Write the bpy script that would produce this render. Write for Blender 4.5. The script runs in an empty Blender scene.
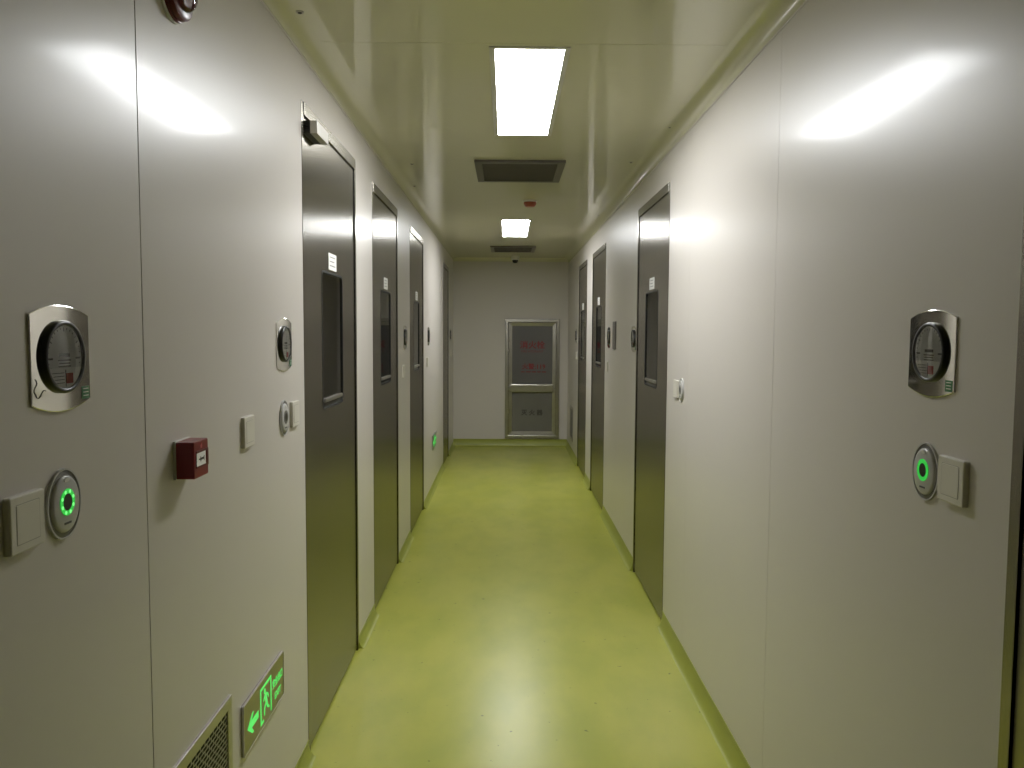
import bpy, bmesh, math, random
from mathutils import Vector, Matrix
random.seed(7)
PI = math.pi

# ------------------------------------------------------------------ camera, world, exposure
scene = bpy.context.scene
COL = scene.collection
EYE = 1.61                      # camera height above the floor
XL, XR = -0.742, 0.865          # wall faces
YB, YE = -6.0, 11.1             # back and end wall faces
H = 2.64                        # ceiling
F_PX = 790.0
PITCH = math.atan(52.0 / F_PX)
YAW = math.atan(6.0 / F_PX)
cam_d = bpy.data.cameras.new('camera')
cam_d.sensor_fit = 'HORIZONTAL'
cam_d.sensor_width = 36.0
cam_d.lens = F_PX / 1024.0 * 36.0
cam_d.clip_start = 0.02
cam = bpy.data.objects.new('camera', cam_d)
COL.objects.link(cam)
cam.location = (0, 0, EYE)
ROLL = 0.0055                   # the hand-held camera leans a little
cam.rotation_euler = (Matrix.Rotation(-YAW, 3, 'Z') @ Matrix.Rotation(PI / 2 - PITCH, 3, 'X') @ Matrix.Rotation(ROLL, 3, 'Z')).to_euler()
scene.camera = cam

world = bpy.data.worlds.new('world')
scene.world = world
world.use_nodes = True
world.node_tree.nodes['Background'].inputs[0].default_value = (0, 0, 0, 1)

scene.view_settings.view_transform = 'Standard'
scene.view_settings.look = 'None'
scene.view_settings.gamma = 1.0
scene.view_settings.use_curve_mapping = False
scene.view_settings.exposure = 0.0
LAMP = 36.0                     # radiance of the two lit ceiling panels

# ------------------------------------------------------------------ materials
def nodes_of(name):
    m = bpy.data.materials.new(name)
    m.use_nodes = True
    nt = m.node_tree
    return m, nt, nt.nodes['Principled BSDF']

def lin(c):
    return tuple(((v / 255.0) / 12.92 if v <= 10 else (((v / 255.0) + 0.055) / 1.055) ** 2.4) for v in c)

def mat(name, col, rough=0.5, metal=0.0, spec=0.5, coat=0.0, coat_rough=0.1, noise=0.06, scale=6.0,
        stretch=(1, 1, 1), emit=None, strength=0.0, aniso=0.0, tangent=None, rough_var=0.0, bump=0.0, bump_scale=200.0):
    m, nt, b = nodes_of(name)
    N, L = nt.nodes, nt.links
    tc = N.new('ShaderNodeTexCoord')
    mp = N.new('ShaderNodeMapping')
    mp.inputs['Scale'].default_value = stretch
    L.new(tc.outputs['Object'], mp.inputs['Vector'])
    nz = N.new('ShaderNodeTexNoise')
    nz.inputs['Scale'].default_value = scale
    nz.inputs['Detail'].default_value = 5
    L.new(mp.outputs[0], nz.inputs['Vector'])
    rp = N.new('ShaderNodeValToRGB')
    rp.color_ramp.elements[0].position = 0.3
    rp.color_ramp.elements[1].position = 0.7
    rp.color_ramp.elements[0].color = tuple(c * (1 - noise) for c in col) + (1,)
    rp.color_ramp.elements[1].color = tuple(min(1, c * (1 + noise)) for c in col) + (1,)
    L.new(nz.outputs['Fac'], rp.inputs[0])
    L.new(rp.outputs[0], b.inputs['Base Color'])
    b.inputs['Roughness'].default_value = rough
    if rough_var:
        mr = N.new('ShaderNodeMapRange')
        mr.inputs['To Min'].default_value = rough - rough_var
        mr.inputs['To Max'].default_value = rough + rough_var
        L.new(nz.outputs['Fac'], mr.inputs['Value'])
        L.new(mr.outputs[0], b.inputs['Roughness'])
    b.inputs['Metallic'].default_value = metal
    b.inputs['Specular IOR Level'].default_value = spec
    b.inputs['Coat Weight'].default_value = coat
    b.inputs['Coat Roughness'].default_value = coat_rough
    if aniso:
        b.inputs['Anisotropic'].default_value = aniso
    if tangent:
        cx = N.new('ShaderNodeCombineXYZ')
        for i in range(3):
            cx.inputs[i].default_value = tangent[i]
        L.new(cx.outputs[0], b.inputs['Tangent'])
    if emit:
        b.inputs['Emission Color'].default_value = tuple(emit) + (1,)
        b.inputs['Emission Strength'].default_value = strength
    if bump:
        n2 = N.new('ShaderNodeTexNoise')
        n2.inputs['Scale'].default_value = bump_scale
        L.new(mp.outputs[0], n2.inputs['Vector'])
        bp = N.new('ShaderNodeBump')
        bp.inputs['Strength'].default_value = bump
        bp.inputs['Distance'].default_value = 0.001
        L.new(n2.outputs['Fac'], bp.inputs['Height'])
        L.new(bp.outputs[0], b.inputs['Normal'])
    return m

M = {}
WALL_C = (0.615, 0.577, 0.53)
M['wall'] = mat('wall_paint', WALL_C, 0.36, spec=0.45, coat=0.17, coat_rough=0.13, noise=0.012, scale=1.2)
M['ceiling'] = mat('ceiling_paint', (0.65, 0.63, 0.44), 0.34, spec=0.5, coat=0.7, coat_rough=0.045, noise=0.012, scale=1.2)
M['wall_end'] = mat('end_wall_paint', WALL_C, 0.5, spec=0.4, noise=0.012, scale=1.2)
M['core'] = mat('panel_core', (0.03, 0.03, 0.026), 0.8, noise=0.1)
M['steel'] = mat('brushed_steel', (0.325, 0.305, 0.262), 0.27, metal=1.0, noise=0.05, scale=9, stretch=(40, 40, 0.6),
                 aniso=0.85, tangent=(0, 1, 0))
M['steel_frame'] = mat('steel_frame', (0.50, 0.485, 0.45), 0.33, metal=1.0, noise=0.05, scale=12)
M['steel_end'] = mat('steel_cabinet', (0.40, 0.38, 0.33), 0.30, metal=1.0, noise=0.05, scale=10)
M['chrome'] = mat('polished_plate', (0.70, 0.69, 0.65), 0.06, metal=1.0, noise=0.02, scale=8)
M['glass_dark'] = mat('dark_window_glass', (0.012, 0.013, 0.010), 0.04, spec=0.5, noise=0.1)
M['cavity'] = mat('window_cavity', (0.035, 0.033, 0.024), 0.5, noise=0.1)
M['lock'] = mat('lock_aluminium', (0.62, 0.60, 0.55), 0.35, metal=0.5, noise=0.03)
M['gasket'] = mat('black_gasket', (0.012, 0.012, 0.011), 0.5, noise=0.1)
M['black'] = mat('black_plastic', (0.012, 0.012, 0.012), 0.32, noise=0.1)
M['paper'] = mat('white_paper', (0.78, 0.77, 0.74), 0.6, noise=0.02)
M['ink'] = mat('grey_ink', (0.10, 0.10, 0.10), 0.6, noise=0.05)
M['switch'] = mat('ivory_plastic', (0.66, 0.63, 0.55), 0.35, noise=0.015)
M['joint'] = mat('switch_joint', (0.40, 0.38, 0.33), 0.5, noise=0.02)
M['reader'] = mat('grey_plastic', (0.50, 0.49, 0.47), 0.30, noise=0.02)
M['reader_base'] = mat('dark_grey_plastic', (0.16, 0.155, 0.14), 0.35, noise=0.03)
M['red'] = mat('red_plastic', (0.20, 0.007, 0.011), 0.30, noise=0.05)
M['dark_red'] = mat('dark_red_plastic', (0.12, 0.006, 0.009), 0.30, noise=0.05)
M['red_ink'] = mat('red_letters', (0.20, 0.014, 0.020), 0.5, noise=0.03)
M['dark_ink'] = mat('dark_letters', (0.035, 0.032, 0.03), 0.5, noise=0.03)
M['green_lit'] = mat('green_sign_light', (0.02, 0.3, 0.05), 0.4, emit=(0.085, 0.72, 0.125), strength=0.95, noise=0.02)
M['green_led'] = mat('green_led_light', (0.02, 0.3, 0.05), 0.4, emit=(0.03, 0.55, 0.06), strength=0.75, noise=0.02)
M['green_led_bead'] = mat('green_led_bead', (0.1, 0.4, 0.12), 0.4, emit=(0.20, 1.0, 0.24), strength=1.1, noise=0.02)
M['green_sticker'] = mat('green_sticker', (0.03, 0.16, 0.06), 0.4, noise=0.05)
M['pink_sticker'] = mat('pink_sticker', (0.50, 0.10, 0.11), 0.5, noise=0.05)
M['dial'] = mat('dial_grey', (0.74, 0.74, 0.73), 0.5, noise=0.03)
M['dial_white'] = mat('dial_white', (0.95, 0.94, 0.92), 0.5, noise=0.01)
M['lamp'] = mat('lamp_diffuser', (0.9, 0.9, 0.9), 0.4, emit=(0.97, 0.985, 1.0), strength=LAMP, noise=0.0)
M['lamp_frame'] = mat('lamp_frame', (0.60, 0.59, 0.54), 0.35, noise=0.02)
M['vent'] = mat('vent_grey', (0.125, 0.112, 0.10), 0.45, noise=0.04)
M['vent_dark'] = mat('vent_dark', (0.075, 0.062, 0.056), 0.55, noise=0.06)
M['vent_steel'] = mat('vent_steel', (0.45, 0.43, 0.40), 0.35, metal=0.9, noise=0.05)
M['void'] = mat('duct_void', (0.012, 0.011, 0.010), 0.8, noise=0.1)
M['detector_red'] = mat('orange_red_cap', (0.34, 0.085, 0.045), 0.4, noise=0.05)
M['white_plastic'] = mat('white_plastic', (0.70, 0.69, 0.64), 0.35, noise=0.02)
M['panel_grey'] = mat('cabinet_panel', (0.155, 0.148, 0.145), 0.22, noise=0.05, scale=3, coat=0.6, coat_rough=0.05)
M['sign_plate'] = mat('sign_plate', (0.36, 0.335, 0.30), 0.30, metal=1.0, noise=0.05, aniso=0.6, tangent=(0, 1, 0))
M['sign_edge'] = mat('sign_edge', (0.60, 0.58, 0.56), 0.30, metal=0.6, noise=0.03)

def clear_glass(name):
    m = bpy.data.materials.new(name)
    m.use_nodes = True
    nt = m.node_tree
    nt.nodes.remove(nt.nodes['Principled BSDF'])
    out = nt.nodes['Material Output']
    t = nt.nodes.new('ShaderNodeBsdfTransparent')
    t.inputs[0].default_value = (0.98, 0.99, 0.98, 1)
    g = nt.nodes.new('ShaderNodeBsdfGlossy')
    g.inputs['Roughness'].default_value = 0.03
    f = nt.nodes.new('ShaderNodeFresnel')
    f.inputs['IOR'].default_value = 1.5
    mx = nt.nodes.new('ShaderNodeMixShader')
    nt.links.new(f.outputs[0], mx.inputs[0])
    nt.links.new(t.outputs[0], mx.inputs[1])
    nt.links.new(g.outputs[0], mx.inputs[2])
    nt.links.new(mx.outputs[0], out.inputs['Surface'])
    return m
M['clear'] = clear_glass('clear_cover')

def floor_material():
    m, nt, b = nodes_of('green_vinyl')
    N, L = nt.nodes, nt.links
    tc = N.new('ShaderNodeTexCoord')
    def noise(scale, detail, stretch=(1, 1, 1)):
        mp = N.new('ShaderNodeMapping')
        mp.inputs['Scale'].default_value = stretch
        L.new(tc.outputs['Object'], mp.inputs[0])
        n = N.new('ShaderNodeTexNoise')
        n.inputs['Scale'].default_value = scale
        n.inputs['Detail'].default_value = detail
        L.new(mp.outputs[0], n.inputs['Vector'])
        return n.outputs['Fac']
    def ramp(src, p0, c0, p1, c1):
        r = N.new('ShaderNodeValToRGB')
        r.color_ramp.elements[0].position = p0
        r.color_ramp.elements[1].position = p1
        r.color_ramp.elements[0].color = tuple(c0) + (1,)
        r.color_ramp.elements[1].color = tuple(c1) + (1,)
        L.new(src, r.inputs[0])
        return r.outputs[0]
    def mul(a, c):
        x = N.new('ShaderNodeMix')
        x.data_type = 'RGBA'
        x.blend_type = 'MULTIPLY'
        x.inputs['Factor'].default_value = 1.0
        L.new(a, x.inputs[6])
        L.new(c, x.inputs[7])
        return x.outputs[2]
    base = ramp(noise(1.3, 6, (1.6, 0.8, 1)), 0.35, (0.40, 0.42, 0.056), 0.65, (0.45, 0.46, 0.078))
    scuff = ramp(noise(5, 8, (1, 0.5, 1)), 0.34, (0.86, 0.90, 0.86), 0.60, (1, 1, 1))
    speck = ramp(noise(26, 3), 0.26, (0.45, 0.48, 0.45), 0.295, (1, 1, 1))
    L.new(mul(mul(base, scuff), speck), b.inputs['Base Color'])
    mr = N.new('ShaderNodeMapRange')
    mr.inputs['To Min'].default_value = 0.27
    mr.inputs['To Max'].default_value = 0.35
    L.new(noise(3.5, 6), mr.inputs['Value'])
    L.new(mr.outputs[0], b.inputs['Roughness'])
    b.inputs['Specular IOR Level'].default_value = 0.45
    return m
M['floor'] = floor_material()
M['cove_floor'] = mat('green_cove', (0.33, 0.36, 0.065), 0.42, noise=0.05, scale=5)

# ------------------------------------------------------------------ mesh helpers
def box(bm, x0, x1, y0, y1, z0, z1, bev=0.0, seg=2):
    t = bmesh.new()
    vs = [t.verts.new(p) for p in ((x0, y0, z0), (x1, y0, z0), (x1, y1, z0), (x0, y1, z0),
                                   (x0, y0, z1), (x1, y0, z1), (x1, y1, z1), (x0, y1, z1))]
    for f in ((3, 2, 1, 0), (4, 5, 6, 7), (0, 1, 5, 4), (1, 2, 6, 5), (2, 3, 7, 6), (3, 0, 4, 7)):
        t.faces.new([vs[i] for i in f])
    if bev:
        bmesh.ops.bevel(t, geom=list(t.edges), offset=bev, segments=seg, affect='EDGES', profile=0.5)
    merge(bm, t)
    return bm

def merge(bm, t):
    idx = {}
    for v in t.verts:
        idx[v] = bm.verts.new(v.co)
    for f in t.faces:
        nf = bm.faces.new([idx[v] for v in f.verts])
        nf.smooth = f.smooth
    t.free()

def prism(bm, pts, y0, y1, bev=0.0, seg=2):
    """outline in (x, z), extruded from y0 (front, towards the viewer) to y1"""
    t = bmesh.new()
    a = [t.verts.new((p[0], y0, p[1])) for p in pts]
    c = [t.verts.new((p[0], y1, p[1])) for p in pts]
    n = len(pts)
    front = t.faces.new(a)
    t.faces.new(list(reversed(c)))
    for i in range(n):
        t.faces.new([a[i], c[i], c[(i + 1) % n], a[(i + 1) % n]])
    bmesh.ops.recalc_face_normals(t, faces=list(t.faces))
    if bev:
        bmesh.ops.bevel(t, geom=list(front.edges), offset=bev, segments=seg, affect='EDGES', profile=0.5)
    merge(bm, t)
    return bm

def ring(bm, outer, inner, y0, y1, bev=0.0, inner_front=None):
    """frame between two outlines of the same length; inner_front lets the inner lip sit deeper (sloped)"""
    t = bmesh.new()
    n = len(outer)
    yi = y0 if inner_front is None else inner_front
    of = [t.verts.new((p[0], y0, p[1])) for p in outer]
    inf = [t.verts.new((p[0], yi, p[1])) for p in inner]
    ob = [t.verts.new((p[0], y1, p[1])) for p in outer]
    ib = [t.verts.new((p[0], y1, p[1])) for p in inner]
    for i in range(n):
        j = (i + 1) % n
        t.faces.new([of[i], of[j], inf[j], inf[i]])
        t.faces.new([ob[i], ib[i], ib[j], ob[j]])
        t.faces.new([of[i], ob[i], ob[j], of[j]])
        t.faces.new([inf[i], inf[j], ib[j], ib[i]])
    bmesh.ops.recalc_face_normals(t, faces=list(t.faces))
    if bev:
        es = [e for e in t.edges if all(abs(v.co.y - y0) < 1e-6 for v in e.verts) and len(e.link_faces) == 2
              and abs(e.link_faces[0].normal.dot(e.link_faces[1].normal)) < 0.9]
        bmesh.ops.bevel(t, geom=es, offset=bev, segments=2, affect='EDGES', profile=0.5)
    merge(bm, t)
    return bm

def rect(x0, x1, z0, z1):
    return [(x0, z0), (x1, z0), (x1, z1), (x0, z1)]

def rrect(x0, x1, z0, z1, r, k=6):
    out = []
    for cx, cz, a0 in ((x1 - r, z0 + r, -PI / 2), (x1 - r, z1 - r, 0), (x0 + r, z1 - r, PI / 2), (x0 + r, z0 + r, PI)):
        for i in range(k + 1):
            a = a0 + i * PI / 2 / k
            out.append((cx + r * math.cos(a), cz + r * math.sin(a)))
    return out

def ellipse(cx, cz, rx, rz, n=48):
    return [(cx + rx * math.cos(2 * PI * i / n), cz + rz * math.sin(2 * PI * i / n)) for i in range(n)]

def lathe(bm, prof, cx=0.0, cz=0.0, n=40, axis='y', cy=0.0, sx=1.0, sz=1.0):
    """profile of (radius, along) turned about y (wall things) or z (ceiling things)"""
    t = bmesh.new()
    rings = []
    for r, h in prof:
        if r < 1e-6:
            rings.append([t.verts.new((cx, h, cz) if axis == 'y' else (cx, cy, h))])
        else:
            rings.append([t.verts.new((cx + sx * r * math.cos(2 * PI * i / n), h, cz + sz * r * math.sin(2 * PI * i / n)) if axis == 'y'
                          else (cx + r * math.cos(2 * PI * i / n), cy + r * math.sin(2 * PI * i / n), h)) for i in range(n)])
    for a, b in zip(rings, rings[1:]):
        for i in range(n):
            j = (i + 1) % n
            if len(a) == 1 and len(b) == 1:
                continue
            if len(a) == 1:
                f = t.faces.new([a[0], b[j], b[i]])
            elif len(b) == 1:
                f = t.faces.new([a[i], a[j], b[0]])
            else:
                f = t.faces.new([a[i], a[j], b[j], b[i]])
            f.smooth = True
    bmesh.ops.recalc_face_normals(t, faces=list(t.faces))
    merge(bm, t)
    return bm

def tube(bm, pts, r, n=8):
    t = bmesh.new()
    rs = []
    for i, p in enumerate(pts):
        p = Vector(p)
        d = (Vector(pts[min(i + 1, len(pts) - 1)]) - Vector(pts[max(i - 1, 0)])).normalized()
        u = d.orthogonal().normalized()
        if abs(d.y) < 0.9:
            u = Vector((0, 1, 0)).cross(d).normalized()
        w = d.cross(u)
        rs.append([t.verts.new(p + r * (math.cos(2 * PI * k / n) * u + math.sin(2 * PI * k / n) * w)) for k in range(n)])
    for a, b in zip(rs, rs[1:]):
        for k in range(n):
            f = t.faces.new([a[k], a[(k + 1) % n], b[(k + 1) % n], b[k]])
            f.smooth = True
    t.faces.new(rs[0]); t.faces.new(list(reversed(rs[-1])))
    bmesh.ops.recalc_face_normals(t, faces=list(t.faces))
    merge(bm, t)
    return bm

def obj(name, bm, m, parent=None, smooth_angle=None):
    me = bpy.data.meshes.new(name)
    bm.to_mesh(me)
    bm.free()
    me.materials.append(M[m])
    if smooth_angle:
        me.shade_smooth()
        me.set_sharp_from_angle(angle=math.radians(smooth_angle))
    o = bpy.data.objects.new(name, me)
    COL.objects.link(o)
    if parent:
        o.parent = parent
    return o

def text_mesh(name, body, size, m, parent, x, z, y, align='CENTER', sx=1.0, bold=0.0):
    cu = bpy.data.curves.new(name, 'FONT')
    cu.body = body
    cu.size = size
    cu.align_x = align
    cu.align_y = 'CENTER'
    cu.extrude = 0.0003
    cu.resolution_u = 3
    to = bpy.data.objects.new(name, cu)
    COL.objects.link(to)
    dg = bpy.context.evaluated_depsgraph_get()
    me = bpy.data.meshes.new_from_object(to.evaluated_get(dg))
    bpy.data.objects.remove(to)
    bpy.data.curves.remove(cu)
    me.transform(Matrix.Translation((x, y, z)) @ Matrix.Rotation(PI / 2, 4, 'X') @ Matrix.Diagonal((sx, 1, 1, 1)))
    if bold:                                  # heavier strokes: the same glyphs laid again a little to each side
        t = bmesh.new()
        for dx, dz, dy in ((0, 0, 0), (bold, 0, 1e-5), (-bold, 0, 2e-5), (0, bold, 3e-5), (0, -bold, 4e-5)):
            me.transform(Matrix.Translation((dx, dy, dz)))
            t.from_mesh(me)
            me.transform(Matrix.Translation((-dx, -dy, -dz)))
        t.to_mesh(me)
        t.free()
    me.materials.clear()
    me.materials.append(M[m])
    o = bpy.data.objects.new(name, me)
    COL.objects.link(o)
    o.parent = parent
    return o

def tag(o, label, cat, group=None):
    o['label'] = label
    o['category'] = cat
    if group:
        o['group'] = group
    return o

def thing(name, label, cat, group=None):
    o = bpy.data.objects.new(name, None)
    o.empty_display_size = 0.05
    COL.objects.link(o)
    return tag(o, label, cat, group)

def struct(o, label=None):
    o['kind'] = 'structure'
    if label:
        o['label'] = label
    return o

def dup(root, label=None):
    r = root.copy()
    COL.objects.link(r)
    if label:
        r['label'] = label
    for ch in list(root.children):
        c = ch.copy()
        COL.objects.link(c)
        c.parent = r
        for g in list(ch.children):
            d = g.copy()
            COL.objects.link(d)
            d.parent = c
    return r

# every wall thing is modelled facing -Y with y = 0 on the wall, then turned onto its wall
def on_left(o, y, z):
    o.location = (XL, y, z); o.rotation_euler = (0, 0, PI / 2); return o
def on_right(o, y, z):
    o.location = (XR, y, z); o.rotation_euler = (0, 0, -PI / 2); return o
def on_end(o, x, z):
    o.location = (x, YE, z); o.rotation_euler = (0, 0, 0); return o

# ------------------------------------------------------------------ the setting
DOORS_L = [(2.905, 3.925, 2.44), (4.405, 5.42, 2.43), (6.10, 7.09, 2.42), (9.32, 10.16, 2.42)]
DOORS_R = [(0.33, 1.33, 2.41), (4.235, 5.25, 2.41), (6.92, 7.98, 2.39), (8.52, 9.46, 2.39)]

struct(obj('floor', box(bmesh.new(), XL - 0.12, XR + 0.12, YB - 0.1, YE + 0.1, -0.08, 0.0), 'floor'),
       'glossy yellow-green vinyl corridor floor')

def cells_solid(y0, y1, doors, x_face, x_back):
    """a wall slab from y0 to y1 with the door openings cut out, as one closed mesh"""
    ys = sorted({y0, y1} | {v for d in doors for v in d[:2] if y0 < v < y1})
    zs = sorted({0.0, H + 0.03} | {d[2] for d in doors})
    def filled(i, j):
        if i < 0 or j < 0 or i >= len(ys) - 1 or j >= len(zs) - 1:
            return False
        cy, cz = (ys[i] + ys[i + 1]) / 2, (zs[j] + zs[j + 1]) / 2
        return not any(d[0] < cy < d[1] and cz < d[2] for d in doors)
    bm = bmesh.new()
    cache = {}
    def v(x, i, j):
        k = (x, i, j)
        if k not in cache:
            cache[k] = bm.verts.new((x, ys[i], zs[j]))
        return cache[k]
    for i in range(len(ys) - 1):
        for j in range(len(zs) - 1):
            if not filled(i, j):
                continue
            for x in (x_face, x_back):
                bm.faces.new([v(x, i, j), v(x, i + 1, j), v(x, i + 1, j + 1), v(x, i, j + 1)])
            for di, dj, e in ((-1, 0, ((i, j), (i, j + 1))), (1, 0, ((i + 1, j), (i + 1, j + 1))),
                              (0, -1, ((i, j), (i + 1, j))), (0, 1, ((i, j + 1), (i + 1, j + 1)))):
                if not filled(i + di, j + dj):
                    (a, b), (c, d) = e
                    bm.faces.new([v(x_face, a, b), v(x_face, c, d), v(x_back, c, d), v(x_back, a, b)])
    bmesh.ops.recalc_face_normals(bm, faces=list(bm.faces))
    return bm

def build_wall(name, x, sgn, doors, seams, label):
    """seams: list of (y, gap); the painted panels stand 12 mm proud of a dark core"""
    core = struct(obj(name, cells_solid(YB, YE, doors, x - sgn * 0.012, x - sgn * 0.09), 'core'), label)
    edges = [(YB, 0.0)] + seams + [(YE, 0.0)]
    for (a, ga), (b, gb) in zip(edges, edges[1:]):
        y0, y1 = a + ga / 2, b - gb / 2
        ds = [d for d in doors if d[0] < y1 and d[1] > y0]
        bm = cells_solid(y0, y1, ds, x, x - sgn * 0.012)
        obj('panel', bm, 'wall', core)
    return core

build_wall('wall_left', XL, 1, DOORS_L,
           [(-4.4, 0.002), (-3.2, 0.002), (-1.98, 0.002), (-0.78, 0.002), (0.42, 0.002), (1.622, 0.0042), (4.17, 0.0005), (5.62, 0.0006), (7.28, 0.0006), (8.5, 0.0006)],
           'left corridor wall of ivory painted steel panels')
build_wall('wall_right', XR, -1, DOORS_R,
           [(-4.8, 0.001), (-3.6, 0.001), (-2.4, 0.001), (-1.2, 0.001), (0.0, 0.001), (2.552, 0.0022), (3.755, 0.0014), (5.77, 0.0008), (6.55, 0.0004), (8.25, 0.0004), (9.75, 0.0004)],
           'right corridor wall of ivory painted steel panels')
struct(obj('wall_end', box(bmesh.new(), XL - 0.09, XR + 0.09, YE, YE + 0.09, 0, H + 0.03), 'wall_end'),
       'far end wall of the corridor, ivory painted')
struct(obj('wall_back', box(bmesh.new(), XL - 0.09, XR + 0.09, YB - 0.09, YB, 0, H + 0.03), 'wall'),
       'wall behind the camera')

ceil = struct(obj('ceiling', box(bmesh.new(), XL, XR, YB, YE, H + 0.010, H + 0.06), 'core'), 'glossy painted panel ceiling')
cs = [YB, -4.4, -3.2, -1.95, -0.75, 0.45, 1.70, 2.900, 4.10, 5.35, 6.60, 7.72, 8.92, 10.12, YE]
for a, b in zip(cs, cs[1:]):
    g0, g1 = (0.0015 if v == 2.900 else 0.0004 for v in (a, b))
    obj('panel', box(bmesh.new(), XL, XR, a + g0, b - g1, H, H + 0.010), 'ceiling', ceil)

def cove(pts_profile, y0, y1, fn):
    """sweep a closed 2-D profile along y"""
    bm = bmesh.new()
    a = [bm.verts.new(fn(p, y0)) for p in pts_profile]
    b = [bm.verts.new(fn(p, y1)) for p in pts_profile]
    n = len(a)
    for i in range(n):
        f = bm.faces.new([a[i], a[(i + 1) % n], b[(i + 1) % n], b[i]])
    bm.faces.new(a); bm.faces.new(list(reversed(b)))
    bmesh.ops.recalc_face_normals(bm, faces=list(bm.faces))
    return bm

def cove_profile(w, h, k=8, lip=0.0):
    """concave quarter between a wall at x=0 and a floor at z=0"""
    pts = [(0.0, 0.0), (w, 0.0)]
    for i in range(1, k):
        a = i * PI / 2 / k
        pts.append((w - w * math.sin(a), h - h * math.cos(a)))
    pts += [(0.0 + 0.003, h), (0.0, h)]
    return pts

CW = 0.030
for nm, x, s, doors, CH in (('baseboard_left', XL, 1, DOORS_L, 0.064), ('baseboard_right', XR, -1, DOORS_R, 0.090)):
    base = bpy.data.objects.new(nm, None)
    COL.objects.link(base)
    struct(base, 'green coved vinyl skirting along the %s wall' % ('left' if s > 0 else 'right'))
    cuts = [YB] + [v for d in doors for v in d[:2]] + [YE]
    for y0, y1 in zip(cuts[::2], cuts[1::2]):
        obj('cove_strip', cove(cove_profile(CW, CH), y0, y1, lambda p, y: (x + s * p[0], y, p[1])), 'cove_floor', base, 40)
struct(obj('baseboard_end', cove(cove_profile(CW, 0.10), XL, XR, lambda p, t: (t, YE - p[0], p[1])), 'cove_floor', None, 40),
       'green coved vinyl skirting along the end wall')
def ceil_profile(w, h, k=8):
    return [(0.0, 0.0)] + [(p[0], -p[1]) for p in cove_profile(w, h, k)[1:]]
for i, (x, s, tw, th) in enumerate(((XL, 1, 0.075, 0.038), (XR, -1, 0.075, 0.066))):
    struct(obj('trim_%d' % (i + 1), cove(ceil_profile(tw, th), YB, YE, lambda p, y: (x + s * p[0], y, H + p[1])), 'ceiling', None, 40),
           'coved ceiling trim along the %s wall' % ('left' if s > 0 else 'right'))
struct(obj('trim_3', cove(ceil_profile(0.05, 0.052), XL, XR, lambda p, t: (t, YE - p[0], H + p[1])), 'ceiling', None, 40),
       'coved ceiling trim above the end wall')
# thin bead where the trim meets the wall panels
for i, (x, s, th) in enumerate(((XL, 1, 0.038), (XR, -1, 0.066))):
    bm = bmesh.new()
    x0, x1 = sorted((x, x + s * 0.003))
    box(bm, x0, x1, YB, YE, H - th - 0.006, H - th, 0.0008)
    struct(obj('trim_%d' % (i + 4), bm, 'wall'), 'thin bead under the ceiling trim on the %s wall' % ('left' if s > 0 else 'right'))

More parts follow.
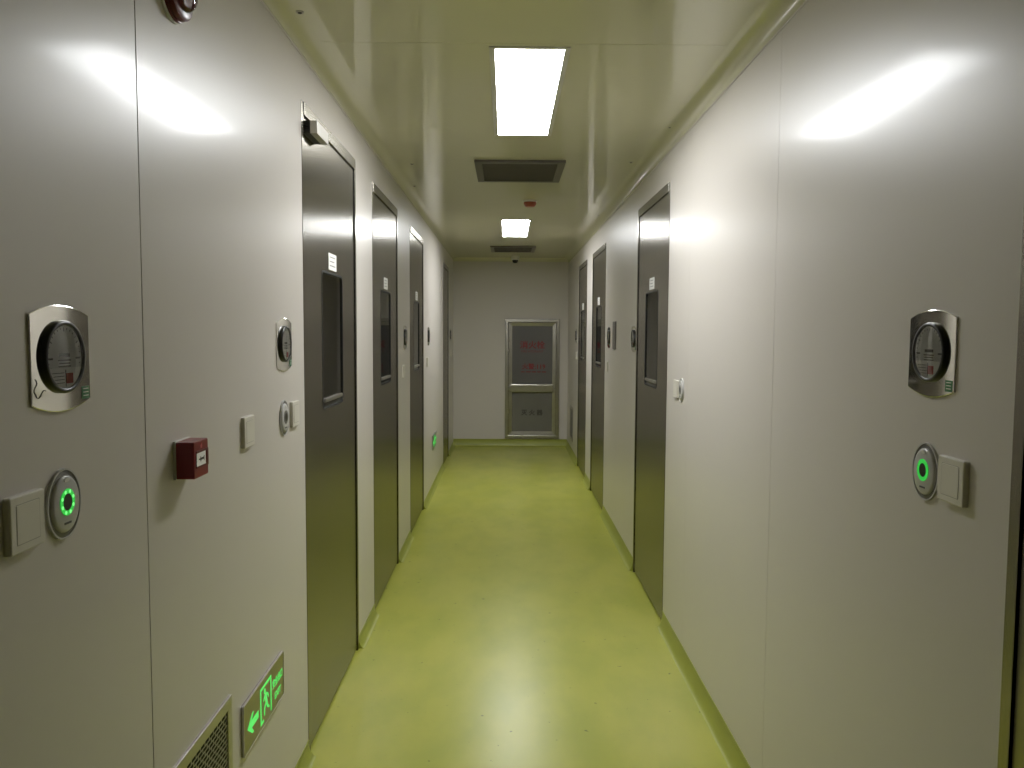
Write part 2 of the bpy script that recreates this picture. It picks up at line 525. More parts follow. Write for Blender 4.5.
# ------------------------------------------------------------------ doors
def make_door(n, w, h, near_sign, label, maglock=False, window=True, notice=True):
    """local frame: x along the wall, y = 0 on the wall face, looking along +y; near_sign: side of x nearest the camera"""
    d = bpy.data.objects.new('door_%d' % n, None)
    COL.objects.link(d)
    struct(d, label)
    J, HD = 0.028, 0.048
    # frame: two jambs and a header
    for s in (-1, 1):
        a, b = sorted((s * w / 2, s * (w / 2 - J)))
        obj('jamb', box(bmesh.new(), a, b, -0.002, 0.085, 0.0, h, 0.001), 'steel', d)
    obj('header', box(bmesh.new(), -w / 2 + J, w / 2 - J, -0.006, 0.085, h - HD, h, 0.0015), 'steel', d)
    lx0, lx1, lz0, lz1 = -w / 2 + J + 0.0015, w / 2 - J - 0.0015, 0.014, h - HD - 0.003
    R = 0.004                                    # leaf set back from the wall face
    wx, wz0, wz1 = 0.205, 1.285, 1.858
    if window:
        inner = rrect(-wx, wx, wz0, wz1, 0.03)
        k = len(inner) // 4
        outer = []
        for cx, cz in ((lx1, lz0), (lx1, lz1), (lx0, lz1), (lx0, lz0)):
            outer += [(cx, cz)] * k
        # leaf front with a rounded opening: fan each corner
        t = bmesh.new()
        corners = {}
        def vv(p, y):
            key = (round(p[0], 5), round(p[1], 5), y)
            if key not in corners:
                corners[key] = t.verts.new((p[0], y, p[1]))
            return corners[key]
        for yy in (R, R + 0.045):
            m_ = len(inner)
            for i in range(m_):
                j = (i + 1) % m_
                q = [vv(outer[i], yy), vv(outer[j], yy), vv(inner[j], yy), vv(inner[i], yy)]
                u = []
                for a in q:
                    if a not in u:
                        u.append(a)
                t.faces.new(u)
        for i in range(len(inner)):
            j = (i + 1) % len(inner)
            t.faces.new([vv(inner[i], R), vv(inner[j], R), vv(inner[j], R + 0.045), vv(inner[i], R + 0.045)])
        oc = [(lx1, lz0), (lx1, lz1), (lx0, lz1), (lx0, lz0)]
        for i in range(4):
            j = (i + 1) % 4
            t.faces.new([vv(oc[i], R), vv(oc[j], R), vv(oc[j], R + 0.045), vv(oc[i], R + 0.045)])
        bmesh.ops.recalc_face_normals(t, faces=list(t.faces))
        leaf = obj('leaf', t, 'steel', d)
        # gasket, clear pane just behind the leaf face, dark cavity; lower ledge set before the pane to catch light
        bm = ring(bmesh.new(), rrect(-wx + 0.0005, wx - 0.0005, wz0 + 0.0005, wz1 - 0.0005, 0.03),
                  rrect(-wx + 0.009, wx - 0.009, wz0 + 0.009, wz1 - 0.009, 0.022), R - 0.001, R + 0.012)
        obj('window_gasket', bm, 'gasket', leaf)
        obj('window_pane', prism(bmesh.new(), rrect(-wx + 0.004, wx - 0.004, wz0 + 0.004, wz1 - 0.004, 0.026), R + 0.005, R + 0.009), 'clear', leaf)
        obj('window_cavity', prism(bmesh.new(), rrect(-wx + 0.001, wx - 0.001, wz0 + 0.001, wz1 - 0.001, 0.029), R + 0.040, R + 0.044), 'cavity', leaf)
        obj('front_ledge', box(bmesh.new(), -wx + 0.04, wx - 0.04, R - 0.006, R + 0.006, wz0 + 0.030, wz0 + 0.046, 0.003), 'steel_frame', leaf)
    else:
        leaf = obj('leaf', box(bmesh.new(), lx0, lx1, R, R + 0.045, lz0, lz1, 0.001), 'steel', d)
    obj('back_sheet', box(bmesh.new(), lx0, lx1, 0.062, 0.066, 0.0, lz1), 'core', d)
    if notice:
        pa = obj('paper_notice', box(bmesh.new(), -0.075, 0.075, R - 0.0012, R, 1.868, 1.938), 'paper', d)
        bm = bmesh.new()
        for k, (a, b) in enumerate(((-0.05, 0.05), (-0.055, 0.03), (-0.055, 0.05))):
            z = 1.922 - k * 0.018
            box(bm, a, b, R - 0.0016, R - 0.0012, z - 0.0016, z + 0.0016)
        obj('printed_lines', bm, 'ink', pa)
    if maglock:
        x0 = near_sign * (w / 2 - 0.030)
        x1 = x0 - near_sign * 0.185
        a, b = sorted((x0, x1))
        ml = obj('magnetic_lock', box(bmesh.new(), a, b, -0.050, -0.024, h - HD - 0.064, h - HD - 0.018, 0.001), 'lock', d)
        obj('lock_bracket', box(bmesh.new(), a, b - 0.004, -0.024, 0.004, h - HD - 0.040, h - HD - 0.018, 0.001), 'gasket', ml)
        obj('armature_plate', box(bmesh.new(), a + 0.002, b - 0.002, -0.0235, 0.004, h - HD - 0.062, h - HD - 0.042, 0.002), 'black', ml)
    return d

lab_l = ['first steel door on the left, with magnetic lock box at its head',
         'second steel door on the left, between two round gauges',
         'third steel door on the left, just before the small exit sign',
         'last steel door on the left, beside the end wall']
for i, (y0, y1, h) in enumerate(DOORS_L):
    d = make_door(i + 1, y1 - y0, h, -1, lab_l[i], maglock=(i == 0), window=i < 3, notice=i < 3)
    d.location = (XL, (y0 + y1) / 2, 0); d.rotation_euler = (0, 0, PI / 2)
lab_r = ['steel door at the right edge of the photo, nearest the camera',
         'largest steel door in view on the right, with a long dark window',
         'middle steel door on the right, beyond the narrow wall plate',
         'farthest steel door on the right, near the low wall grille']
for i, (y0, y1, h) in enumerate(DOORS_R):
    d = make_door(i + 5, y1 - y0, h, 1, lab_r[i], window=True, notice=True)
    d.location = (XR, (y0 + y1) / 2, 0); d.rotation_euler = (0, 0, -PI / 2)

# ------------------------------------------------------------------ ceiling lights
def make_light(label):
    t = thing('ceiling_light', label, 'ceiling light', 'ceiling light panels')
    W, L = 0.254, 1.25
    def fr(bm, o, i, z0, z1):
        # frame in plan: outline in (x, y), from z0 (below) up to z1
        tmp = bmesh.new()
        ring(tmp, rect(-o[0], o[0], -o[1], o[1]), rect(-i[0], i[0], -i[1], i[1]), z0, z1, 0.002)
        for v in tmp.verts:
            v.co = Vector((v.co.x, v.co.z, v.co.y))
        bmesh.ops.recalc_face_normals(tmp, faces=list(tmp.faces))
        merge(bm, tmp)
        return bm
    obj('frame', fr(bmesh.new(), (W / 2 + 0.022, L / 2 + 0.022), (W / 2, L / 2), -0.004, 0.0), 'lamp_frame', t)
    obj('diffuser', box(bmesh.new(), -W / 2, W / 2, -L / 2, L / 2, -0.0035, -0.001), 'lamp', t)
    return t
l1 = make_light('larger, nearer lit rectangular panel in the ceiling, before the big dark vent')
l1.location = (0.081, 3.574, H)
l2 = dup(l1, 'smaller, farther lit panel in the ceiling, beyond the red smoke detector')
l2.location = (0.085, 7.975, H)

# ------------------------------------------------------------------ ceiling vents
def make_vent(label):
    t = thing('ceiling_vent', label, 'vent', 'ceiling air vents')
    W, L = 0.55, 0.63
    tmp = bmesh.new()
    ring(tmp, rect(-W / 2, W / 2, -L / 2, L / 2), rect(-W / 2 + 0.045, W / 2 - 0.045, -L / 2 + 0.045, L / 2 - 0.045), -0.016, 0.0, 0.002)
    for v in tmp.verts:
        v.co = Vector((v.co.x, v.co.z, v.co.y))
    bmesh.ops.recalc_face_normals(tmp, faces=list(tmp.faces))
    obj('frame', tmp, 'vent', t)
    obj('backing', box(bmesh.new(), -W / 2 + 0.045, W / 2 - 0.045, -L / 2 + 0.045, L / 2 - 0.045, -0.002, 0.0), 'void', t)
    bm = bmesh.new()
    n = 26
    for k in range(n):
        y = -L / 2 + 0.05 + (L - 0.10) * (k + 0.5) / n
        box(bm, -W / 2 + 0.045, W / 2 - 0.045, y - 0.0065, y + 0.0065, -0.010, -0.006)
    for k in range(12):
        x = -W / 2 + 0.05 + (W - 0.10) * (k + 0.5) / 12
        box(bm, x - 0.004, x + 0.004, -L / 2 + 0.045, L / 2 - 0.045, -0.006, -0.003)
    s = obj('perforated_screen', bm, 'vent_dark', t)
    s['kind'] = 'stuff'
    return t
v1 = make_vent('large dark air vent in the ceiling between the two lit panels')
v1.location = (0.078, 5.130, H)
v2 = dup(v1, 'dark air vent in the ceiling beyond the farther lit panel')
v2.location = (0.078, 9.872, H)

# ------------------------------------------------------------------ smoke detector, dome camera, ceiling caps
t = thing('smoke_detector', 'orange-red capped smoke detector on the ceiling before the farther lit panel', 'smoke detector')
t.location = (0.181, 6.282, H)
obj('base', lathe(bmesh.new(), [(0, 0), (0.056, 0), (0.056, -0.010), (0.050, -0.014), (0, -0.014)], axis='z'), 'white_plastic', t, 40)
obj('dust_cap', lathe(bmesh.new(), [(0.0, -0.014), (0.049, -0.014), (0.050, -0.026), (0.042, -0.040), (0.034, -0.048), (0, -0.050)], axis='z'), 'detector_red', t, 40)

t = thing('security_camera', 'small white dome camera with dark lens on the ceiling at the far end', 'camera')
t.location = (0.117, 10.830, H)
obj('base', lathe(bmesh.new(), [(0, 0), (0.058, 0), (0.058, -0.046), (0.050, -0.054), (0, -0.054)], axis='z'), 'white_plastic', t, 40)
obj('dome', lathe(bmesh.new(), [(0.040, -0.054), (0.040, -0.066), (0.034, -0.084), (0.022, -0.094), (0, -0.098)], axis='z'), 'black', t, 40)

def make_cap(label):
    t = thing('ceiling_cap', label, 'cap', 'small round fittings along the ceiling edges')  # plain caps over ceiling screws and hangers
    obj('flange', lathe(bmesh.new(), [(0, 0), (0.013, 0), (0.013, -0.003), (0.008, -0.004), (0.008, -0.001), (0, -0.001)], axis='z', n=20), 'vent_steel', t, 40)
    obj('plug', lathe(bmesh.new(), [(0, -0.001), (0.0065, -0.001), (0.0065, -0.005), (0, -0.006)], axis='z', n=16), 'gasket', t, 40)
    return t
caps = [((-0.660, 2.583), 'small round metal fitting in the ceiling above and before the first left door'),
        ((0.800, 3.95), 'small round metal fitting in the ceiling above the wall before the largest right door'),
        ((-0.645, 5.58), 'small round metal fitting in the ceiling over the far side of the second left door'),
        ((-0.575, 4.85), 'small round metal fitting in the ceiling over the near side of the second left door'),
        ((0.795, 6.90), 'small round metal fitting in the ceiling above the middle right door'),
        ((0.735, 4.76), 'small round metal fitting in the ceiling above the largest right door')]
c0 = make_cap(caps[0][1])
for i, ((x, y), lb) in enumerate(caps):
    o = c0 if i == 0 else dup(c0, lb)
    o.location = (x * 1.0198, y * 1.0198, H)

# ------------------------------------------------------------------ pressure gauges
def make_gauge(label):
    t = thing('pressure_gauge', label, 'gauge', 'round pressure gauges on chrome wall plates')
    # plate: straight sides, arched top and bottom
    hw, s0, s1 = 0.087, -0.072, 0.073
    pts = []
    n = 18
    for i in range(n + 1):
        u = -1 + 2 * i / n
        pts.append((hw * u, s0 - 0.016 * (1 - u * u)))
    for i in range(n + 1):
        u = 1 - 2 * i / n
        pts.append((hw * u, s1 + 0.016 * (1 - u * u)))
    obj('mounting_plate', prism(bmesh.new(), pts, -0.004, 0.0, 0.0015), 'chrome', t)
    R0 = 0.0605
    obj('bezel', lathe(bmesh.new(), [(R0, -0.004), (R0, -0.010), (R0 - 0.0015, -0.0120), (R0 - 0.004, -0.0128), (R0 - 0.006, -0.0126),
                                     (R0 - 0.0075, -0.0115), (R0 - 0.0075, -0.008), (R0 - 0.02, -0.004)], cz=0.003, n=56), 'black', t, 40)
    RD = R0 - 0.0075
    dial = obj('dial', lathe(bmesh.new(), [(0, -0.004), (RD, -0.004), (RD, -0.0080), (0, -0.0080)], cz=0.003, n=56), 'dial', t, 40)
    # white lower segment
    zc = -0.018
    seg = []
    a0 = math.asin((zc) / RD)
    for i in range(25):
        a = (PI - a0) + i * ((2 * PI + a0) - (PI - a0)) / 24
        seg.append((0.985 * RD * math.cos(a), 0.003 + 0.985 * RD * math.sin(a)))
    obj('white_scale_plate', prism(bmesh.new(), seg, -0.0090, -0.0080), 'dial_white', dial)
    bm = bmesh.new()
    for i in range(21):                       # scale ticks over the upper arc
        a = math.radians(205 - i * 11.5)
        r0, r1 = (RD * 0.80, RD * 0.93) if i % 5 == 0 else (RD * 0.86, RD * 0.92)
        c, s = math.cos(a), math.sin(a)
        w = 0.0007
        prism(bm, [(r0 * c - w * s, 0.003 + r0 * s + w * c), (r0 * c + w * s, 0.003 + r0 * s - w * c),
                   (r1 * c + w * s, 0.003 + r1 * s - w * c), (r1 * c - w * s, 0.003 + r1 * s + w * c)], -0.0085, -0.0080)
    obj('scale_marks', bm, 'ink', dial)
    bm = bmesh.new()
    box(bm, -0.016, 0.016, -0.0085, -0.0080, 0.003, 0.009)
    for k, wd in enumerate((0.019, 0.016, 0.018)):
        box(bm, -wd, wd, -0.0085, -0.0080, -0.0035 - k * 0.005, -0.0015 - k * 0.005)
    for s in (-1, 1):
        box(bm, s * 0.040 - 0.006, s * 0.040 + 0.006, -0.0085, -0.0080, -0.001, 0.002)
    obj('printed_lines', bm, 'ink', dial)
    bm = bmesh.new()
    prism(bm, [(0.0006, -0.018), (-0.0006, -0.018), (-0.0004, -0.046), (0.0004, -0.046)], -0.0100, -0.0093)
    for k in range(4):
        box(bm, -0.040 + k * 0.004, -0.004, -0.0096, -0.0091, -0.0235 - k * 0.0055, -0.0227 - k * 0.0055)
    obj('needle', bm, 'dark_ink', dial)
    obj('pink_sticker', box(bmesh.new(), 0.002, 0.021, -0.0103, -0.0091, -0.041, -0.024), 'pink_sticker', dial)
    obj('glass_cover', lathe(bmesh.new(), [(RD, -0.0113), (RD * 0.75, -0.0133), (RD * 0.4, -0.0145), (0, -0.0149)], cz=0.003, n=48), 'clear', t, 60)
    st = obj('green_sticker', box(bmesh.new(), 0.058, 0.082, -0.0046, -0.004, -0.072, -0.050), 'green_sticker', t)
    bm = bmesh.new()
    for k in range(3):
        box(bm, 0.062, 0.078, -0.0050, -0.0046, -0.067 + k * 0.006, -0.0655 + k * 0.006)
    obj('sticker_lines', bm, 'paper', st)
    return t
g0 = make_gauge('round gauge on chrome plate above the leftmost switch and lit card reader')
tb = bmesh.new()
tube(tb, [(-0.077 + 0.004 * math.sin(i * 0.9), -0.0046, -0.030 - i * 0.0035) if i < 8 else
          (-0.079 + (i - 7) * 0.0030, -0.0046, -0.0545 - 0.006 * math.sin((i - 7) * 0.55)) for i in range(18)], 0.0005, 6)
gz = 1.566
lean = lambda y: 0.0045 if y < 2 else (0.003 if y < 4 else 0.001)
gauges_l = [(1.318, 'round gauge on chrome plate above the leftmost switch and lit card reader'),
            (2.640, 'round gauge on chrome plate just before the first left door'),
            (5.790, 'round gauge on the left wall between the second and third doors'),
            (7.530, 'round gauge on the left wall just past the third door'),
            (10.46, 'tiny round gauge on the left wall past the last door, by the end wall')]
gauges_r = [(1.596, 'round gauge on dark-reflecting chrome plate at the right edge, above a lit card reader'),
            (5.350, 'round gauge on the right wall at the far edge of the largest door'),
            (6.640, 'round gauge on the right wall between narrow wall plate and middle door'),
            (9.760, 'tiny round gauge on the right wall just past the farthest door')]
for i, (y, lb) in enumerate(gauges_l):
    on_left(g0 if i == 0 else dup(g0, lb), y, gz - lean(y))
for y, lb in gauges_r:
    on_right(dup(g0, lb), y, gz + lean(y))
obj('scribbled_mark', tb, 'dark_ink', g0)

# ------------------------------------------------------------------ card readers
def make_reader(label):
    t = thing('card_reader', label, 'card reader', 'oval card readers beside the doors')
    obj('base', prism(bmesh.new(), ellipse(0, 0, 0.049, 0.058), -0.0035, 0.0, 0.001), 'reader_base', t, 40)
    rim = bmesh.new()
    ring(rim, ellipse(0, 0, 0.0505, 0.0595), ellipse(0, 0, 0.0475, 0.0565), -0.0050, 0.0)
    obj('rim', rim, 'reader', t, 40)
    body = obj('body', lathe(bmesh.new(), [(0.0415, -0.003), (0.0415, -0.005), (0.0395, -0.0075), (0.036, -0.0085), (0, -0.009)],
                             n=48, sx=1.0, sz=1.16), 'reader', t, 50)
    rg = bmesh.new()
    ring(rg, ellipse(0, 0.003, 0.0215, 0.0225), ellipse(0, 0.003, 0.0135, 0.0145), -0.0098, -0.0086)
    led = obj('light_ring', rg, 'green_led', body)
    bm = bmesh.new()
    for k in range(8):
        a = 2 * PI * k / 8 + 0.39
        prism(bm, ellipse(0.0175 * math.cos(a), 0.003 + 0.0185 * math.sin(a), 0.003, 0.003, 10), -0.0102, -0.0097)
    obj('light_beads', bm, 'green_led_bead', led)
    obj('sensor_disc', prism(bmesh.new(), ellipse(0, 0.003, 0.0130, 0.0140, 32), -0.0097, -0.0086), 'black', body)
    obj('top_lens', prism(bmesh.new(), ellipse(0, 0.040, 0.008, 0.0035, 20), -0.0094, -0.0070), 'white_plastic', body)
    obj('maker_mark', box(bmesh.new(), -0.010, 0.010, -0.0094, -0.0080, -0.034, -0.0305), 'ink', body)
    return t
r0 = make_reader('oval card reader with green light ring beside the leftmost switch')
on_left(r0, 1.312, 1.319)
on_right(dup(r0, 'oval card reader with green light ring at the right edge, under the gauge'), 1.600, 1.329)
def unlit(label):
    r = dup(r0, label)
    for p in r.children_recursive:
        swap = {'light_ring': 'reader_base', 'light_beads': 'reader'}.get(p.name.split('.')[0])
        if swap:
            p.data = p.data.copy()
            p.data.materials[0] = M[swap]
    return r
on_left(unlit('unlit oval card reader under the gauge just before the first left door'), 2.628, 1.320)
on_right(unlit('unlit oval card reader on the right wall before the largest door'), 3.870, 1.329)

# ------------------------------------------------------------------ switches
def make_switch(label):
    t = thing('wall_switch', label, 'switch', 'square ivory wall switches')
    p = obj('plate', prism(bmesh.new(), rrect(-0.044, 0.044, -0.044, 0.044, 0.004, 3), -0.011, 0.0, 0.0025), 'switch', t)
    obj('rocker', prism(bmesh.new(), rrect(-0.029, 0.029, -0.030, 0.030, 0.002, 3), -0.0116, -0.0100, 0.0005), 'switch', t)
    rg = bmesh.new()
    ring(rg, rrect(-0.0302, 0.0302, -0.0312, 0.0312, 0.002, 3), rrect(-0.029, 0.029, -0.030, 0.030, 0.002, 3), -0.01105, -0.0100)
    obj('joint', rg, 'joint', t)
    return t
s0 = make_switch('square ivory switch at the left edge, beside the lit card reader')
on_left(s0, 1.200, 1.316)
for y, lb in ((2.250, 'single ivory switch between the red call point and the first left door'),
              (2.750, 'ivory switch touching the card reader just before the first left door'),
              (5.690, 'ivory switch under the gauge between the second and third left doors'),
              (7.400, 'ivory switch under the gauge just past the third left door'),
              (10.52, 'ivory switch on the left wall by the end wall')):
    on_left(dup(s0, lb), y, 1.325 - lean(y))
for y, lb in ((1.497, 'ivory switch at the right edge, touching the lit card reader'),
              (3.975, 'ivory switch at the near edge of the largest right door'),
              (6.720, 'ivory switch under the gauge before the middle right door'),
              (9.700, 'ivory switch under the gauge past the farthest right door')):
    on_right(dup(s0, lb), y, 1.325 + lean(y))

# ------------------------------------------------------------------ fire call point
t = thing('fire_call_point', 'red square fire alarm call point on the left wall', 'call point')
obj('back_plate', prism(bmesh.new(), rrect(-0.044, 0.044, -0.044, 0.044, 0.003, 3), -0.006, 0.0, 0.001), 'white_plastic', t)
body = obj('body', prism(bmesh.new(), rrect(-0.042, 0.042, -0.042, 0.042, 0.004, 3), -0.046, -0.006, 0.002), 'red', t)
bm = bmesh.new()
ring(bm, rrect(-0.030, 0.040, -0.020, 0.020, 0.002, 3), rrect(-0.028, 0.030, -0.0145, 0.0145, 0.001, 3), -0.0475, -0.0455)
obj('window_surround', bm, 'dark_red', body)
br = obj('break_glass', box(bmesh.new(), -0.030, 0.022, -0.0476, -0.0458, -0.0150, 0.0150), 'dial_white', body)
bm = bmesh.new()
box(bm, -0.018, -0.008, -0.0482, -0.0475, -0.0015, 0.0015)
prism(bm, [(-0.009, -0.006), (-0.001, 0), (-0.009, 0.006)], -0.0482, -0.0475)
prism(bm, ellipse(0.002, 0, 0.003, 0.003, 12), -0.0482, -0.0475)
prism(bm, [(0.013, -0.006), (0.005, 0), (0.013, 0.006)], -0.0482, -0.0475)
obj('printed_arrows', bm, 'dark_ink', br)
obj('flame_mark', prism(bmesh.new(), [(-0.004, 0.024), (0.004, 0.024), (0.006, 0.029), (0.003, 0.033), (0.001, 0.038), (-0.002, 0.032), (-0.006, 0.030)], -0.0467, -0.0455), 'pink_sticker', body)
on_left(t, 1.797, 1.318)

# ------------------------------------------------------------------ fire sounder with strobe (mostly above the frame)
t = thing('alarm_sounder', 'dark red fire alarm sounder with clear strobe, high on the left wall', 'alarm')
obj('back_plate', lathe(bmesh.new(), [(0, 0), (0.070, 0), (0.070, -0.004), (0.067, -0.006), (0, -0.006)], n=48), 'white_plastic', t, 40)
obj('body', lathe(bmesh.new(), [(0.067, -0.006), (0.066, -0.012), (0.063, -0.0125), (0.063, -0.0145), (0.065, -0.015), (0.063, -0.024), (0.056, -0.028), (0, -0.028)], n=48), 'dark_red', t, 30)
obj('strobe_lens', lathe(bmesh.new(), [(0.046, -0.028), (0.045, -0.036), (0.038, -0.044), (0.022, -0.050), (0, -0.052)], n=40), 'clear', t, 60)
obj('flash_tube', box(bmesh.new(), -0.014, 0.014, -0.040, -0.028, -0.006, 0.006, 0.002), 'white_plastic', t)
on_left(t, 1.800, 2.358)

# ------------------------------------------------------------------ exit signs
def make_exit(label):
    t = thing('exit_sign', label, 'exit sign', 'green lit exit signs low on the left wall')
    W, HH = 0.395, 0.148
    pl = obj('plate', prism(bmesh.new(), rrect(-W / 2, W / 2, -HH / 2, HH / 2, 0.004, 3), -0.008, 0.0, 0.0006), 'sign_plate', t)
    rg = bmesh.new()
    ring(rg, rrect(-W / 2 - 0.0012, W / 2 + 0.0012, -HH / 2 - 0.0012, HH / 2 + 0.0012, 0.005, 3),
         rrect(-W / 2 + 0.0016, W / 2 - 0.0016, -HH / 2 + 0.0016, HH / 2 - 0.0016, 0.0035, 3), -0.0092, -0.003)
    obj('edge_band', rg, 'sign_edge', t)
    def X(f): return -W / 2 + f * W
    def Zf(f): return -HH / 2 + f * HH
    y0, y1 = -0.0088, -0.0078
    # arrow pointing left
    ax0, ax1, az = X(0.075), X(0.325), Zf(0.44)
    obj('arrow', prism(bmesh.new(), [(ax0, az), (ax0 + 0.042, az + 0.030), (ax0 + 0.056, az + 0.030), (ax0 + 0.036, az + 0.011), (ax1, az + 0.011),
                                     (ax1, az - 0.011), (ax0 + 0.036, az - 0.011), (ax0 + 0.056, az - 0.030), (ax0 + 0.042, az - 0.030)], y0, y1), 'green_lit', pl)
    # doorway outline
    dx0, dx1, dz0, dz1 = X(0.375), X(0.655), Zf(0.10), Zf(0.86)
    bm = bmesh.new()
    th = 0.0085
    for r_ in ((dx0, dx0 + th, dz0, dz1), (dx1 - th, dx1, dz0, dz1), (dx0 + th, dx1 - th, dz1 - th, dz1), (dx0, dx0 + 0.030, dz0, dz0 + th)):
        box(bm, r_[0], r_[1], y0, y1, r_[2], r_[3])
    obj('doorway_mark', bm, 'green_lit', pl)
    # running figure (facing left)
    cx, cz = (dx0 + dx1) / 2, (dz0 + dz1) / 2
    bm = bmesh.new()
    def limb(a, b, w0, w1):
        a = Vector((a[0] + cx, a[1] + cz)); b = Vector((b[0] + cx, b[1] + cz))
        d = (b - a).normalized(); n = Vector((-d.y, d.x))
        prism(bm, [tuple(a + n * w0), tuple(b + n * w1), tuple(b - n * w1), tuple(a - n * w0)], y0, y1)
    prism(bm, ellipse(cx - 0.012, cz + 0.034, 0.0085, 0.0085, 18), y0, y1)
    limb((-0.006, 0.023), (0.006, -0.008), 0.0095, 0.007)
    limb((-0.008, 0.020), (-0.026, 0.008), 0.004, 0.0035)
    limb((-0.002, 0.020), (0.018, 0.014), 0.004, 0.0035)
    limb((0.018, 0.015), (0.026, 0.000), 0.0035, 0.003)
    limb((0.004, -0.006), (-0.016, -0.018), 0.0055, 0.0045)
    limb((-0.016, -0.016), (-0.016, -0.040), 0.0045, 0.0035)
    limb((0.006, -0.006), (0.016, -0.026), 0.0055, 0.0045)
    limb((0.016, -0.025), (0.032, -0.034), 0.0045, 0.0035)
    obj('running_figure', bm, 'green_lit', pl)
    tx = (X(0.69) + X(0.965)) / 2
    text_mesh('sign_characters', '安全出口', 0.030, 'green_lit', pl, tx, Zf(0.56), -0.0083, sx=0.92, bold=0.0005)
    text_mesh('sign_word', 'EXIT', 0.030, 'green_lit', pl, tx, Zf(0.26), -0.0083, sx=1.1, bold=0.0005)
    return t
e0 = make_exit('larger green lit exit sign with arrow, low on the wall before the first left door')
on_left(e0, 2.362, 0.478)
on_left(dup(e0, 'small green lit exit sign low on the left wall past the third door'), 8.09, 0.49)

# ------------------------------------------------------------------ wall grilles
def make_grille(label):
    t = thing('wall_grille', label, 'air grille', 'return air grilles low on the walls')
    W, HH = 0.43, 0.44
    bm = bmesh.new()
    ring(bm, rect(-W / 2, W / 2, -HH / 2, HH / 2), rect(-W / 2 + 0.032, W / 2 - 0.032, -HH / 2 + 0.032, HH / 2 - 0.032), -0.007, 0.0, 0.002)
    obj('frame', bm, 'vent_steel', t)
    obj('backing', box(bmesh.new(), -W / 2 + 0.032, W / 2 - 0.032, -0.0008, 0.0, -HH / 2 + 0.032, HH / 2 - 0.032), 'void', t)
    bm = bmesh.new()
    w, h = W / 2 - 0.032, HH / 2 - 0.032
    n = 30
    dz = 2 * h / n
    for k in range(n + 1):
        z = -h + k * dz
        box(bm, -w, w, -0.0050, -0.0035, max(-h, z - 0.0012), min(h, z + 0.0012))
    m_ = 13
    dx = 2 * w / m_
    for k in range(n):
        for j in range(m_ + 1):
            x = -w + (j + (0.5 if k % 2 else 0)) * dx
            if x > w:
                continue
            z = -h + k * dz
            box(bm, max(-w, x - 0.0015), min(w, x + 0.0015), -0.0048, -0.0036, z + 0.0012, z + dz - 0.0012)
    s = obj('slotted_mesh', bm, 'vent_steel', t)
    s['kind'] = 'stuff'
    return t
w0 = make_grille('steel air grille at the bottom edge, low on the left wall beside the exit sign')
on_left(w0, 1.862, 0.411)
on_right(dup(w0, 'dark air grille low on the right wall beside the end wall'), 10.34, 0.415)

# ------------------------------------------------------------------ narrow plate on the right wall
t = thing('wall_plate', 'narrow grey metal plate on the right wall beside a round gauge', 'wall plate')
obj('plate', prism(bmesh.new(), rrect(-0.085, 0.085, -0.11, 0.11, 0.004, 3), -0.008, 0.0, 0.001), 'vent', t)
obj('face', prism(bmesh.new(), rrect(-0.074, 0.074, -0.099, 0.099, 0.003, 3), -0.0095, -0.0075, 0.0005), 'vent', t)
on_right(t, 6.30, 1.588)

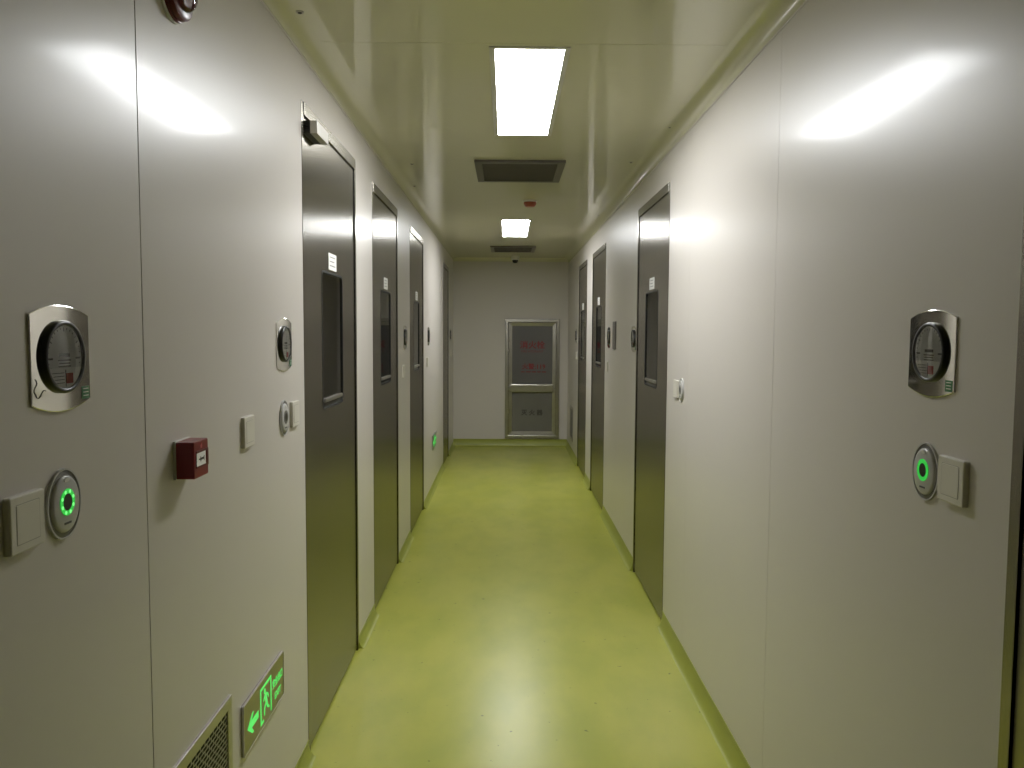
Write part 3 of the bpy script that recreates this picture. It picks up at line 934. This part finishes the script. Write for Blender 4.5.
# ------------------------------------------------------------------ fire hydrant cabinet
t = thing('hydrant_cabinet', 'tall steel-framed fire hydrant cabinet with red characters on the end wall', 'cabinet')
CX0, CX1, CZ0, CZ1 = -0.382, 0.382, -0.84, 0.84
fr = obj('frame', ring(bmesh.new(), rect(CX0, CX1, CZ0, CZ1), rect(CX0 + 0.045, CX1 - 0.045, CZ0 + 0.045, CZ1 - 0.045), -0.030, 0.0, 0.004), 'steel_end', t)
def cab_door(z0, z1, nm):
    x0, x1 = CX0 + 0.049, CX1 - 0.049
    d = obj(nm, ring(bmesh.new(), rect(x0, x1, z0, z1), rect(x0 + 0.050, x1 - 0.050, z0 + 0.050, z1 - 0.050), -0.026, -0.004, 0.003, inner_front=-0.020), 'steel_end', t)
    obj('pane', box(bmesh.new(), x0 + 0.048, x1 - 0.048, -0.013, -0.006, z0 + 0.048, z1 - 0.048), 'panel_grey', d)
    return d
up = cab_door(-0.130, 0.791, 'upper_door')
lo = cab_door(-0.791, -0.134, 'lower_door')
bar = bmesh.new()
prism(bar, [(-0.300, -0.185), (0.285, -0.185), (0.300, -0.170), (0.300, -0.085), (0.285, -0.070), (-0.300, -0.070), (-0.338, -0.105), (-0.338, -0.150)], -0.060, -0.022, 0.014, 3)
obj('middle_rail', bar, 'steel_end', t)
obj('inside_sheet', box(bmesh.new(), CX0 + 0.045, CX1 - 0.045, -0.003, 0.0, CZ0 + 0.045, CZ1 - 0.045), 'core', t)
for z, p in ((0.40, up), (-0.46, lo)):
    h_ = bmesh.new()
    lathe(h_, [(0, z - 0.03), (0.010, z - 0.03), (0.010, z + 0.03), (0, z + 0.03)], axis='z', cx=-0.332, cy=-0.030, n=14)
    obj('hinge', h_, 'chrome', p, 40)
yt = -0.0133
text_mesh('red_characters', '消火栓', 0.112, 'red_ink', up, 0.0, 0.47, yt, sx=1.05, bold=0.0035)
text_mesh('red_words', 'FIRE HYDRANT', 0.048, 'red_ink', up, 0.0, 0.385, yt, sx=0.95)
text_mesh('alarm_number', '火警:119', 0.085, 'red_ink', up, 0.02, 0.17, yt, sx=1.05, bold=0.0025)
bm = bmesh.new()
for x0, wd in ((-0.155, 0.05), (-0.09, 0.07), (-0.005, 0.06), (0.07, 0.05), (0.135, 0.06)):
    box(bm, x0, x0 + wd, yt - 0.0003, yt + 0.0003, 0.092, 0.106)
obj('small_print', bm, 'red_ink', up)
text_mesh('dark_characters', '灭 火 器', 0.085, 'dark_ink', lo, 0.0, -0.48, yt, sx=1.0, bold=0.0025)
on_end(t, 0.367, 0.953)
